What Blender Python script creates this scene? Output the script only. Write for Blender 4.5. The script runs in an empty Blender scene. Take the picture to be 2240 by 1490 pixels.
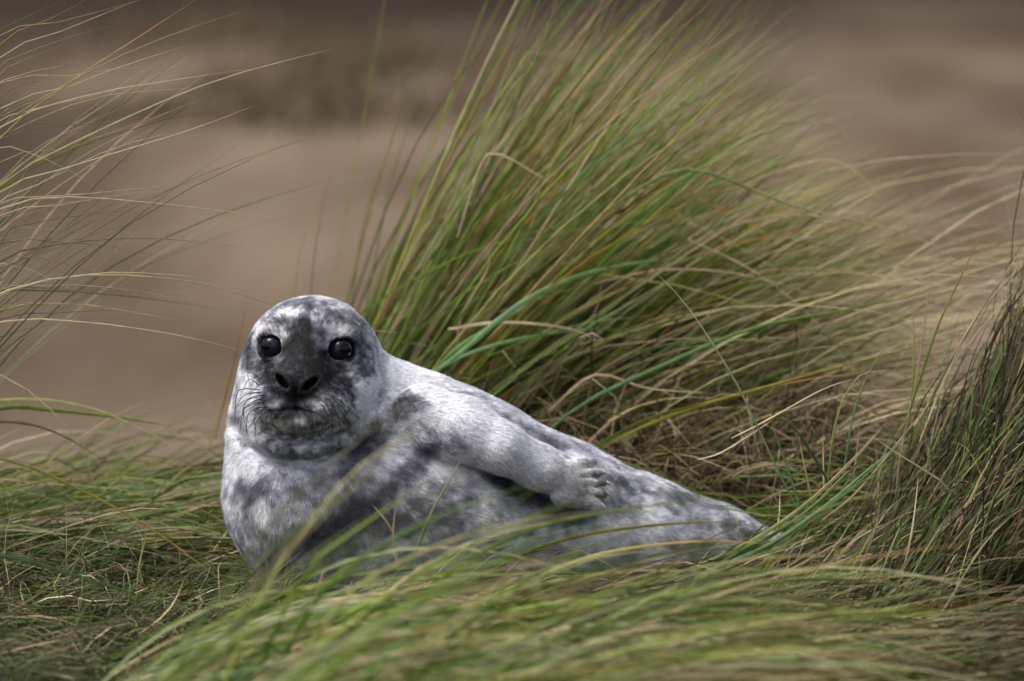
import bpy, bmesh, math, random
import numpy as np
from mathutils import Vector

RNG = np.random.default_rng(11)
random.seed(11)
sc = bpy.context.scene
COL = sc.collection

# ------------------------------------------------------------------ camera, sky, sun, exposure
PITCH = math.radians(6.0)
LENS, DIST = 200.0, 8.0
S = 36.0 / LENS / 2240.0              # tangent per photo pixel
K = S * DIST                          # metres per photo pixel at the seal
Z0 = 0.386                            # height the view axis meets the seal's plane
CAM = np.array([0.0, -DIST * math.cos(PITCH), Z0 + DIST * math.sin(PITCH)])
FWD = np.array([0.0, math.cos(PITCH), -math.sin(PITCH)])
UP = np.array([0.0, math.sin(PITCH), math.cos(PITCH)])

cd = bpy.data.cameras.new('camera')
cam = bpy.data.objects.new('camera', cd)
COL.objects.link(cam)
cam.location = CAM
cam.rotation_euler = (math.pi / 2 - PITCH, 0, 0)
cd.lens = LENS
cd.sensor_width = 36.0
cd.clip_end = 2000
cd.dof.use_dof = True
cd.dof.focus_distance = DIST - 0.065
cd.dof.aperture_fstop = 2.9
sc.camera = cam

SUN_EL, SUN_AZ = math.radians(64), math.radians(-115)   # azimuth from +Y (behind the seal) towards -X
w = bpy.data.worlds.new('World')
sc.world = w
w.use_nodes = True
nt = w.node_tree
bgn = nt.nodes['Background']
sky = nt.nodes.new('ShaderNodeTexSky')
sky.sky_type = 'NISHITA'
sky.sun_disc = False
sky.sun_elevation = SUN_EL
sky.sun_rotation = SUN_AZ
sky.air_density = 1.0
sky.dust_density = 4.0
sky.ozone_density = 1.0
hsv = nt.nodes.new('ShaderNodeHueSaturation')     # thin overcast: the sky's blue washed out evenly
hsv.inputs['Saturation'].default_value = 0.42
nt.links.new(sky.outputs[0], hsv.inputs['Color'])
nt.links.new(hsv.outputs[0], bgn.inputs[0])
bgn.inputs[1].default_value = 0.085
sd = bpy.data.lights.new('sun', 'SUN')
sd.energy = 1.5
sd.angle = math.radians(32)
sd.color = (1.0, 0.96, 0.9)
so = bpy.data.objects.new('sun', sd)
COL.objects.link(so)
sdir = Vector((math.sin(SUN_AZ) * math.cos(SUN_EL), math.cos(SUN_AZ) * math.cos(SUN_EL), math.sin(SUN_EL)))
so.rotation_euler = sdir.to_track_quat('Z', 'Y').to_euler()
sc.view_settings.view_transform = 'Standard'
sc.view_settings.look = 'None'
sc.view_settings.gamma = 1.0
sc.view_settings.exposure = 1.5
sc.cycles.max_bounces = 6
sc.cycles.diffuse_bounces = 2
sc.cycles.transmission_bounces = 3
sc.cycles.use_denoising = True


def P(px, py, Y=0.0):
    """point of the place seen at photo pixel (px,py) that stands at depth Y"""
    d = FWD + UP * (-(py - 745.0) * S) + np.array([1.0, 0, 0]) * ((px - 1120.0) * S)
    t = (Y - CAM[1]) / d[1]
    return CAM + d * t


def PA(a):
    return np.array([P(*q) for q in a])


# ------------------------------------------------------------------ noise
_TB = np.random.default_rng(5).random((32, 32, 32)).astype(np.float32)


def vnoise(p):
    p = np.asarray(p, dtype=np.float64)
    i = np.floor(p).astype(np.int64)
    f = p - i
    f = f * f * (3 - 2 * f)
    r = 0
    for dx in (0, 1):
        for dy in (0, 1):
            for dz in (0, 1):
                wgt = (f[..., 0] if dx else 1 - f[..., 0]) * (f[..., 1] if dy else 1 - f[..., 1]) * (f[..., 2] if dz else 1 - f[..., 2])
                r = r + wgt * _TB[(i[..., 0] + dx) & 31, (i[..., 1] + dy) & 31, (i[..., 2] + dz) & 31]
    return r


def fbm(p, octv=3):
    a, s, t = 0.0, 1.0, 0.0
    for o in range(octv):
        a = a + s * vnoise(p * (2 ** o) + o * 7.3)
        t += s
        s *= 0.5
    return a / t


def unit(v):
    return v / np.maximum(np.linalg.norm(v, axis=-1, keepdims=True), 1e-9)


def sstep(a, b, x):
    t = np.clip((x - a) / (b - a), 0, 1)
    return t * t * (3 - 2 * t)


# ------------------------------------------------------------------ materials
def new_mat(name):
    m = bpy.data.materials.new(name)
    m.use_nodes = True
    return m, m.node_tree, m.node_tree.nodes['Principled BSDF']


def leaf_mat(name, translucent=0.22, rough=0.45):
    m, nt, b = new_mat(name)
    at = nt.nodes.new('ShaderNodeAttribute')
    at.attribute_name = 'tint'
    geo = nt.nodes.new('ShaderNodeTexCoord')
    nz = nt.nodes.new('ShaderNodeTexNoise')
    nz.inputs['Scale'].default_value = 60
    nz.inputs['Detail'].default_value = 3
    nt.links.new(geo.outputs['Object'], nz.inputs['Vector'])
    mr = nt.nodes.new('ShaderNodeMapRange')
    mr.inputs[1].default_value = 0.3
    mr.inputs[2].default_value = 0.7
    mr.inputs[3].default_value = 0.75
    mr.inputs[4].default_value = 1.2
    nt.links.new(nz.outputs[0], mr.inputs[0])
    mx = nt.nodes.new('ShaderNodeVectorMath')
    mx.operation = 'SCALE'
    nt.links.new(at.outputs['Color'], mx.inputs[0])
    nt.links.new(mr.outputs[0], mx.inputs['Scale'])
    nt.links.new(mx.outputs[0], b.inputs['Base Color'])
    b.inputs['Roughness'].default_value = rough
    b.inputs['Specular IOR Level'].default_value = 0.2
    tr = nt.nodes.new('ShaderNodeBsdfTranslucent')
    nt.links.new(mx.outputs[0], tr.inputs[0])
    ms = nt.nodes.new('ShaderNodeMixShader')
    ms.inputs[0].default_value = translucent
    out = nt.nodes['Material Output']
    nt.links.new(b.outputs[0], ms.inputs[1])
    nt.links.new(tr.outputs[0], ms.inputs[2])
    nt.links.new(ms.outputs[0], out.inputs[0])
    return m


M_LEAF = leaf_mat('marram leaf')
M_LITTER = leaf_mat('dry litter', 0.12, 0.7)


def coat_mat(name, rough, spec):
    m, nt, b = new_mat(name)
    at = nt.nodes.new('ShaderNodeAttribute')
    at.attribute_name = 'tint'
    nt.links.new(at.outputs['Color'], b.inputs['Base Color'])
    b.inputs['Roughness'].default_value = rough
    b.inputs['Specular IOR Level'].default_value = spec
    return m


M_SKIN = coat_mat('seal skin', 0.7, 0.2)
M_FUR = coat_mat('seal fur', 0.6, 0.15)


def plain(name, col, rough=0.5, spec=0.5, coat=0.0):
    m, nt, b = new_mat(name)
    b.inputs['Base Color'].default_value = (*col, 1)
    b.inputs['Roughness'].default_value = rough
    b.inputs['Specular IOR Level'].default_value = spec
    b.inputs['Coat Weight'].default_value = coat
    b.inputs['Coat Roughness'].default_value = 0.02
    return m


def ground_mat():
    m, nt, b = new_mat('dune sand and turf soil')
    at = nt.nodes.new('ShaderNodeAttribute')
    at.attribute_name = 'turf'
    tc = nt.nodes.new('ShaderNodeTexCoord')
    n1 = nt.nodes.new('ShaderNodeTexNoise')
    n1.inputs['Scale'].default_value = 1.3
    n1.inputs['Detail'].default_value = 5
    n2 = nt.nodes.new('ShaderNodeTexNoise')
    n2.inputs['Scale'].default_value = 140
    n2.inputs['Detail'].default_value = 4
    mp = nt.nodes.new('ShaderNodeMapping')
    mp.inputs['Scale'].default_value = (1.5, 0.3, 1.0)
    nt.links.new(tc.outputs['Object'], mp.inputs['Vector'])
    nt.links.new(mp.outputs[0], n1.inputs['Vector'])
    nt.links.new(tc.outputs['Object'], n2.inputs['Vector'])
    cr = nt.nodes.new('ShaderNodeValToRGB')
    cr.color_ramp.elements[0].position = 0.3
    cr.color_ramp.elements[0].color = (0.066, 0.045, 0.029, 1)
    cr.color_ramp.elements[1].position = 0.72
    cr.color_ramp.elements[1].color = (0.150, 0.113, 0.083, 1)
    nt.links.new(n1.outputs[0], cr.inputs[0])
    # vignette painted into the sand colour: darker, greyer edges from a mesh channel
    vignette = nt.nodes.new('ShaderNodeMixRGB')
    vignette.inputs[2].default_value = (0.022, 0.017, 0.014, 1)
    nt.links.new(cr.outputs[0], vignette.inputs[1])
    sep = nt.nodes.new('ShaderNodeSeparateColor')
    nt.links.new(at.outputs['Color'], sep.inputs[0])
    nt.links.new(sep.outputs[1], vignette.inputs[0])
    gr = nt.nodes.new('ShaderNodeMixRGB')
    gr.blend_type = 'MULTIPLY'
    gr.inputs[0].default_value = 0.5
    nt.links.new(vignette.outputs[0], gr.inputs[1])
    nt.links.new(n2.outputs[0], gr.inputs[2])
    tf = nt.nodes.new('ShaderNodeMixRGB')
    tf.inputs[2].default_value = (0.018, 0.014, 0.008, 1)
    nt.links.new(vignette.outputs[0], tf.inputs[1])
    nt.links.new(sep.outputs[0], tf.inputs[0])
    nt.links.new(tf.outputs[0], b.inputs['Base Color'])
    b.inputs['Roughness'].default_value = 1.0
    b.inputs['Specular IOR Level'].default_value = 0.0
    bp = nt.nodes.new('ShaderNodeBump')
    bp.inputs['Strength'].default_value = 0.4
    bp.inputs['Distance'].default_value = 0.01
    nt.links.new(n2.outputs[0], bp.inputs['Height'])
    nt.links.new(bp.outputs[0], b.inputs['Normal'])
    return m


def link(name, data, parent=None):
    o = bpy.data.objects.new(name, data)
    COL.objects.link(o)
    if parent is not None:
        o.parent = parent
    return o


def tag(o, label=None, cat=None, group=None, kind=None):
    if label:
        o['label'] = label
    if cat:
        o['category'] = cat
    if group:
        o['group'] = group
    if kind:
        o['kind'] = kind
    return o


def mesh_from(name, verts, faces, mat, tint=None, smooth=True):
    me = bpy.data.meshes.new(name)
    verts = np.asarray(verts, dtype=np.float32)
    faces = np.asarray(faces, dtype=np.int32)
    n = faces.shape[1]
    me.vertices.add(len(verts))
    me.vertices.foreach_set('co', verts.ravel())
    me.loops.add(faces.size)
    me.loops.foreach_set('vertex_index', faces.ravel())
    me.polygons.add(len(faces))
    me.polygons.foreach_set('loop_start', np.arange(0, faces.size, n, dtype=np.int32))
    me.polygons.foreach_set('loop_total', np.full(len(faces), n, dtype=np.int32))
    if smooth:
        me.polygons.foreach_set('use_smooth', np.ones(len(faces), dtype=bool))
    me.update(calc_edges=True)
    if tint is not None:
        a = me.color_attributes.new('tint', 'FLOAT_COLOR', 'POINT')
        c = np.ones((len(verts), 4), dtype=np.float32)
        c[:, :3] = tint
        a.data.foreach_set('color', c.ravel())
    if mat:
        me.materials.append(mat)
    return me


# ------------------------------------------------------------------ ground
def height(x, y):
    x = np.asarray(x, dtype=np.float64)
    y = np.asarray(y, dtype=np.float64)
    h = 0.05 * np.exp(-(((x + 0.75) / 0.35) ** 2 + ((y - 0.35) / 0.5) ** 2))        # hummock left of the seal
    h = h + 0.29 * np.exp(-(((x - 0.80) / 0.22) ** 2 + ((y - 0.22) / 0.36) ** 2))     # hummock under the right clump
    h = h + 0.06 * np.exp(-(((x - 0.25) / 0.5) ** 2 + ((y - 0.95) / 0.35) ** 2))    # foot of the big tussock
    h = h - 0.02 * np.exp(-(((x + 0.1) / 0.5) ** 2 + ((y - 0.08) / 0.2) ** 2))      # hollow the seal lies in
    q = np.stack([x * 3, y * 3, x * 0 + 2.5], -1)
    near = np.exp(-((x / 2.0) ** 2 + ((y - 0.2) / 1.6) ** 2))
    h = h + 0.03 * (fbm(q, 3) - 0.5) * near
    # low sand ridges farther out
    q2 = np.stack([x * 0.25, y * 0.55, x * 0 + 9.1], -1)
    far = sstep(2.0, 5.0, y) * (1 - sstep(60, 120, y))
    h = h + far * (0.13 * (fbm(q2, 2) - 0.5) - 0.05)
    return h


def build_ground():
    def axis(dense0, dense1, step, lo, hi, n):
        a = np.arange(dense0, dense1 + 1e-6, step)
        g = np.linspace(0, 1, n)[1:] ** 2.2
        return np.concatenate([(dense0 + (lo - dense0) * g)[::-1], a, dense1 + (hi - dense1) * g])
    xs = axis(-1.6, 1.6, 0.04, -400, 400, 70)
    ys = axis(-1.6, 3.0, 0.04, -60, 900, 110)
    X, Y = np.meshgrid(xs, ys)
    Zh = height(X, Y)
    v = np.stack([X, Y, Zh], -1).reshape(-1, 3)
    ny, nx = X.shape
    i = np.arange(ny * nx).reshape(ny, nx)
    f = np.stack([i[:-1, :-1], i[:-1, 1:], i[1:, 1:], i[1:, :-1]], -1).reshape(-1, 4)
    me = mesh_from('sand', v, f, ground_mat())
    n = fbm(np.stack([v[:, 0] * 2.2, v[:, 1] * 2.2, v[:, 0] * 0 + 1], -1), 3) - 0.5
    turf = 1 - sstep(1.25, 1.75, v[:, 1] + n * 0.9 + 0.12 * np.abs(v[:, 0]))
    # painted vignette: sand colour darkened in a far strip and towards both sides
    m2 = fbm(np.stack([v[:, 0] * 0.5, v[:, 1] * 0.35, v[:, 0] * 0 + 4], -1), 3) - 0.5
    vignette = sstep(9, 24, v[:, 1] + m2 * 12)
    vignette = np.maximum(vignette, 0.85 * sstep(0.45, 1.5, -v[:, 0] - 0.04 * v[:, 1] + m2 * 1.6))
    vignette = np.maximum(vignette, 0.9 * sstep(0.9, 2.2, v[:, 0] - 0.03 * v[:, 1] + m2 * 1.6))
    c = np.stack([turf, vignette, turf * 0, turf * 0 + 1], -1).astype(np.float32)
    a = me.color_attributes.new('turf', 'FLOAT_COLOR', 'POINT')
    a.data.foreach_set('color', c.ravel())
    o = link('sand', me)
    tag(o, 'pale brown dune sand stretching away behind the grass', 'sand', kind='structure')
    return o


build_ground()

# ------------------------------------------------------------------ seal: signed distance shape
def ell(p, c, r):
    q = (p - c) / r
    k0 = np.linalg.norm(q, axis=-1)
    k1 = np.linalg.norm(q / r, axis=-1)
    return k0 * (k0 - 1) / np.maximum(k1, 1e-9)


def cone(p, a, b, ra, rb):
    ab = b - a
    t = np.clip(((p - a) @ ab) / (ab @ ab), 0, 1)
    return np.linalg.norm(p - a - t[..., None] * ab, axis=-1) - (ra + (rb - ra) * t)


def smin(a, b, k):
    h = np.maximum(k - np.abs(a - b), 0) / k
    return np.minimum(a, b) - h * h * k * 0.25


def smax(a, b, k):
    return -smin(-a, -b, k)


# head frame: u right, v up, w out of the face
HO = P(678, 800, 0.0)
_roll, _yaw = math.radians(-2.4), math.radians(-3)
_w = -FWD
_u = np.array([1.0, 0, 0])
_v = np.cross(_w, _u)
_w2 = math.cos(_yaw) * _w + math.sin(_yaw) * _u
_u2 = math.cos(_yaw) * _u - math.sin(_yaw) * _w
EU = math.cos(_roll) * _u2 + math.sin(_roll) * _v
EV = -math.sin(_roll) * _u2 + math.cos(_roll) * _v
EW = _w2
HR = np.stack([EU, EV, EW])            # world -> head


def to_head(p):
    return (p - HO) @ HR.T


def from_head(q):
    return np.asarray(q) @ HR + HO


def hpx(px, py):
    """face point (mm/1000) in the head's u,v from its place in the photo"""
    d = np.array([(px - 678) * K, -(py - 800) * K])
    c, s = math.cos(-_roll), math.sin(-_roll)
    return np.array([c * d[0] - s * d[1], s * d[0] + c * d[1]])


mm = 0.001


def A(*v):
    return np.array(v) * mm


def seg2(q, pts):
    d = None
    for a, b in zip(pts[:-1], pts[1:]):
        a = np.asarray(a)
        b = np.asarray(b)
        ab = b - a
        t = np.clip(((q - a) @ ab) / (ab @ ab), 0, 1)
        e = np.linalg.norm(q - a - t[..., None] * ab, axis=-1)
        d = e if d is None else np.minimum(d, e)
    return d


def head_base(q):
    d = ell(q, A(0, 0, -38), A(97, 97, 112))
    d = smin(d, ell(q, A(0, -48, -22), A(99, 68, 86)), 40 * mm)
    d = smin(d, ell(q, A(-3, -42, 30), A(72, 56, 78)), 30 * mm)
    d = smin(d, cone(q, A(0, 40, 34), A(-3, -8, 86), 42 * mm, 29 * mm), 28 * mm)
    for s in (-1, 1):
        d = smin(d, ell(q, A(-3 + s * 33, -49, 90), A(36, 27, 34)), 10 * mm)
        d = smin(d, ell(q, A(s * 48, 48, 36), A(20, 13, 20)), 24 * mm)
    d = smin(d, ell(q, A(-3, -20, 97), A(33, 23, 28)), 12 * mm)
    d = smin(d, ell(q, A(-4, -77, 62), A(40, 16.5, 42)), 14 * mm)
    return d


EYES_UV = [hpx(595, 756), hpx(758, 764)]
EYE_R = 17.2 * mm
EYES = []
for uv in EYES_UV:
    lo, hi = 0.0, 0.15
    for _ in range(40):
        md = 0.5 * (lo + hi)
        if head_base(np.array([[uv[0], uv[1], md]]))[0] < 0:
            lo = md
        else:
            hi = md
    nrm = unit(np.array([uv[0] * 6, uv[1] * 1.5, 0.5]))
    EYES.append(np.array([uv[0], uv[1], lo]) - nrm * 9.2 * mm)

NOSTRILS = [(hpx(634, 834), unit(np.array([0.72, -0.70]))), (hpx(693.5, 839), unit(np.array([-0.76, -0.65])))]
MOUTH = [hpx(608, 895), hpx(634, 894), hpx(661, 890), hpx(686, 895), hpx(706, 900)]
PHIL = [hpx(664, 848), hpx(662, 893)]
MUZL = [hpx(622, 768), hpx(590, 796), hpx(572, 830), hpx(566, 862)]
MUZR = [hpx(728, 778), hpx(750, 806), hpx(770, 838), hpx(778, 870)]


def head_sdf(q):
    d = head_base(q)
    front = sstep(0.02, 0.05, q[:, 2])
    q2 = q[:, :2]
    d = d + front * 3.6 * mm * np.exp(-(seg2(q2, MOUTH) / (2.4 * mm)) ** 2)
    d = d + front * 2.0 * mm * np.exp(-(seg2(q2, PHIL) / (2.6 * mm)) ** 2)
    d = d + front * 6.0 * mm * np.exp(-(seg2(q2, MUZL) / (7 * mm)) ** 2)
    d = d + front * 6.0 * mm * np.exp(-(seg2(q2, MUZR) / (7 * mm)) ** 2)
    # raised lids then the eye opening
    for e in EYES:
        r = np.linalg.norm(q - e, axis=-1)
        d = smin(d, np.abs(r - EYE_R) * 0 + np.maximum(r - 19.2 * mm, -1), 8 * mm)
        cone_ax = unit(np.array([e[0] * 2.2, e[1] * 0.8, 0.16]))
        d = smax(d, -(r - 17.6 * mm), 2.0 * mm)
        d = smax(d, -ell(q, e + A(0, 0, 15), A(16.0, 14.6, 19)), 3.0 * mm)
    for (c, ax) in NOSTRILS:
        pr = q2 - c
        la = pr @ ax
        lb = pr @ np.array([-ax[1], ax[0]])
        n2 = np.sqrt((la / (12.0 * mm)) ** 2 + (lb / (5.2 * mm)) ** 2)
        nd = np.maximum((n2 - 1) * 7 * mm, 0.088 - q[:, 2])
        # rim then hole
        d = d - front * 2.4 * mm * np.exp(-((n2 - 1.4) / 0.3) ** 2)
        d = smax(d, -nd, 4 * mm)
    return d


def C(px, py, Y):
    return P(px, py, Y)


BODY = [  # (px, py, Y, radius px)
    (690, 840, 0.055, 152), (684, 930, 0.045, 174), (690, 1080, 0.035, 192), (742, 1160, 0.055, 205)]
TRUNK = [(800, 1048, 0.125, 268), (900, 1085, 0.115, 257), (1010, 1112, 0.115, 236), (1200, 1152, 0.15, 190),
         (1400, 1182, 0.19, 134), (1560, 1195, 0.22, 86), (1690, 1212, 0.245, 48)]


def chain(p, L, k):
    d = None
    for a, b in zip(L[:-1], L[1:]):
        fa = K * (1 + a[2] / DIST)
        fb = K * (1 + b[2] / DIST)
        e = cone(p, C(*a[:3]), C(*b[:3]), a[3] * fa, b[3] * fb)
        d = e if d is None else smin(d, e, k)
    return d


def body_core(p):
    d = chain(p, TRUNK, 30 * mm)
    return smin(d, chain(p, BODY, 30 * mm), 50 * mm)


def surf_y(px, py):
    lo, hi = -0.5, 0.3
    ys = np.linspace(-0.35, 0.3, 260)
    pts = np.array([P(px, py, y) for y in ys])
    d = body_core(pts)
    k = np.argmax(d < 0)
    return ys[k] if (d < 0).any() else 0.15


ARM = []
for (px, py, off, r) in [(925, 925, 0.010, 80), (1010, 943, -0.020, 70), (1095, 978, -0.034, 52), (1180, 1022, -0.034, 44), (1222, 1046, -0.031, 41)]:
    ARM.append((px, py, surf_y(px, py) + off, r))
_wy = ARM[-1][2]
DIGITS = []
for (bx, by, tx, ty, rb, rt) in [(1235, 1022, 1298, 1012, 13, 8), (1240, 1036, 1314, 1034, 12, 8.5), (1242, 1052, 1322, 1057, 12, 8.5),
                                 (1240, 1068, 1320, 1079, 13, 9.5), (1225, 1080, 1300, 1103, 22, 15)]:
    DIGITS.append((P(bx, by, _wy - 0.010), P(tx, ty, surf_y(tx, ty) - 0.019), rb * K, rt * K))

HIND = [(P(1670, 1210, 0.245), P(1765, 1222, 0.22), 34 * K, 20 * K), (P(1670, 1212, 0.26), P(1780, 1236, 0.30), 34 * K, 22 * K)]

# creases of the neck (photo outline turned into places on the seal's x,z)
FOLDS = [([(512, 930), (545, 975), (600, 1003), (680, 1006), (760, 985), (815, 940)], 29, 11),
         ([(590, 940), (625, 957), (665, 962), (715, 955), (752, 930)], 13, 9),
         ([(836, 790), (838, 850), (812, 905), (775, 945)], 12, 9)]


def pat(p):
    """object-space pattern coordinates of the coat (along x and across the flank)"""
    a = 1120 + p[:, 0] / K
    b = 745 - ((p[:, 2] - Z0) * math.cos(PITCH) + p[:, 1] * math.sin(PITCH)) / K
    return np.stack([a, b], -1)


def seal_sdf(p):
    d = body_core(p)
    # cheek-to-neck step keeps the head apart from the shoulders
    q = to_head(p)
    hd = head_sdf(q)
    d = smin(d, hd, 10 * mm)
    und = seg2(pat(p) * K, [np.array(t) * K for t in [(1040, 1012), (1085, 1030), (1150, 1078), (1225, 1120), (1300, 1128)]])
    upp = seg2(pat(p) * K, [np.array(t) * K for t in [(1075, 912), (1140, 942), (1205, 972), (1270, 995)]])
    nearside = sstep(0.14, 0.08, p[:, 1])
    d = d + nearside * (12 * mm * np.exp(-(und / (14 * mm)) ** 2) + 9 * mm * np.exp(-(upp / (9 * mm)) ** 2))
    arm = chain(p, ARM, 12 * mm)
    for (a, b, ra, rb) in DIGITS:
        arm = smin(arm, cone(p, a, b, ra, rb), 4.0 * mm)
    d = smin(d, arm, 9 * mm)
    for (a, b, ra, rb) in HIND:
        d = smin(d, cone(p, a, b, ra, rb), 20 * mm)
    ab = pat(p)
    fr = sstep(0.06, 0.0, p[:, 1])
    for (pts, dep, wid) in FOLDS:
        e = seg2(ab * K, [np.array(t) * K for t in pts])
        d = d + fr * dep * mm * np.exp(-(e / (wid * mm)) ** 2)
        # soft roll beside the crease
    d = d - fr * 12 * mm * np.exp(-(((ab[:, 0] - 660) / 150) ** 2 + ((ab[:, 1] - 980 + 0.0011 * (ab[:, 0] - 665) ** 2) / 17) ** 2))
    d = d + (fbm(p * 22, 2) - 0.5) * 4 * mm * sstep(0.05, 0.12, np.linalg.norm(q - A(0, -20, 60), axis=-1))
    return d


def surface_nets(f, lo, hi, h, bs=8):
    n = np.ceil((hi - lo) / h).astype(int) + 1
    n = ((n + bs - 1) // bs) * bs
    D = np.full(n, 1.0, dtype=np.float32)
    nb = n // bs
    cc = np.stack(np.meshgrid(*[np.arange(k) for k in nb], indexing='ij'), -1).reshape(-1, 3)
    cen = lo + (cc * bs + (bs - 1) / 2) * h
    dc = f(cen)
    R = h * bs * 0.87 + 0.045
    D = np.repeat(np.repeat(np.repeat(dc.reshape(nb).astype(np.float32), bs, 0), bs, 1), bs, 2)
    act = cc[np.abs(dc) < R]
    loc = np.stack(np.meshgrid(*[np.arange(bs)] * 3, indexing='ij'), -1).reshape(-1, 3)
    for s in range(0, len(act), 400):
        ch = act[s:s + 400]
        idx = (ch[:, None, :] * bs + loc[None]).reshape(-1, 3)
        D[idx[:, 0], idx[:, 1], idx[:, 2]] = f(lo + idx * h)
    ins = D < 0
    nx, ny, nz = D.shape
    cnt = np.zeros((nx - 1, ny - 1, nz - 1), dtype=np.int8)
    for o in np.ndindex(2, 2, 2):
        cnt += ins[o[0]:nx - 1 + o[0], o[1]:ny - 1 + o[1], o[2]:nz - 1 + o[2]]
    cells = np.argwhere((cnt > 0) & (cnt < 8))
    ids = np.full(cnt.shape, -1, dtype=np.int32)
    ids[cells[:, 0], cells[:, 1], cells[:, 2]] = np.arange(len(cells))
    acc = np.zeros((len(cells), 3))
    num = np.zeros(len(cells))
    cor = [np.array(o) for o in np.ndindex(2, 2, 2)]
    for a in cor:
        for ax in range(3):
            if a[ax] == 0:
                b = a.copy()
                b[ax] = 1
                da = D[tuple((cells + a).T)]
                db = D[tuple((cells + b).T)]
                m = (da < 0) != (db < 0)
                t = np.where(m, da / np.where(da - db == 0, 1, da - db), 0)
                pt = a + t[:, None] * (b - a)
                acc += np.where(m[:, None], pt, 0)
                num += m
    v = lo + (cells + acc / num[:, None]) * h
    faces = []
    for ax in range(3):
        o1, o2 = [(1, 2), (2, 0), (0, 1)][ax]
        sl0 = [slice(1, -1)] * 3
        e = np.argwhere(ins)  # placeholder
        a = ins
        b = np.roll(ins, -1, axis=ax)
        ch = a != b
        sl = [slice(1, -2)] * 3
        g = np.argwhere(ch)
        g = g[(g > 0).all(1) & (g < np.array(D.shape) - 2).all(1)]
        d1 = np.zeros(3, int)
        d1[o1] = 1
        d2 = np.zeros(3, int)
        d2[o2] = 1
        q = np.stack([ids[tuple((g - d1 - d2).T)], ids[tuple((g - d2).T)], ids[tuple(g.T)], ids[tuple((g - d1).T)]], -1)
        flip = ~a[tuple(g.T)]
        q[flip] = q[flip][:, ::-1]
        faces.append(q)
    F = np.concatenate(faces)
    F = F[(F >= 0).all(1)]
    return v, F


def grad(f, p, e=0.0012, f0=None):
    g = np.zeros_like(p)
    f0 = f(p) if f0 is None else f0
    for k in range(3):
        d = np.zeros(3)
        d[k] = e
        g[:, k] = f(p + d) - f0
    return g / e


def project(f, p, it=2):
    for _ in range(it):
        d = f(p)
        g = grad(f, p, 0.0008, d)
        gg = np.maximum((g * g).sum(-1), 0.2)
        step = np.clip(d / gg, -0.004, 0.004)
        p = p - g * step[:, None]
    return p


sv, sf = surface_nets(seal_sdf, np.array([-0.46, -0.24, -0.08]), np.array([0.46, 0.42, 0.50]), 0.0045)
# finer faces on the face and the flipper
bm = bmesh.new()
_me = mesh_from('t', sv, sf, None)
bm.from_mesh(_me)
bpy.data.meshes.remove(_me)
qv = to_head(sv)
near_face = (np.linalg.norm((qv - A(-3, -15, 70)) / np.array([1.0, 1.0, 0.9]), axis=-1) < 0.105) & (qv[:, 2] > 0.0)
eds = [e for e in bm.edges if near_face[e.verts[0].index] and near_face[e.verts[1].index]]
bmesh.ops.subdivide_edges(bm, edges=eds, cuts=1, use_grid_fill=True)
_me = bpy.data.meshes.new('t2')
bm.to_mesh(_me)
bm.free()
sv = np.zeros(len(_me.vertices) * 3)
_me.vertices.foreach_get('co', sv)
sv = project(seal_sdf, sv.reshape(-1, 3), 2)
seal_me = _me
seal_me.name = 'seal'
seal_me.vertices.foreach_set('co', sv.astype(np.float32).ravel())
seal_me.polygons.foreach_set('use_smooth', np.ones(len(seal_me.polygons), dtype=bool))
seal_me.update()

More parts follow.
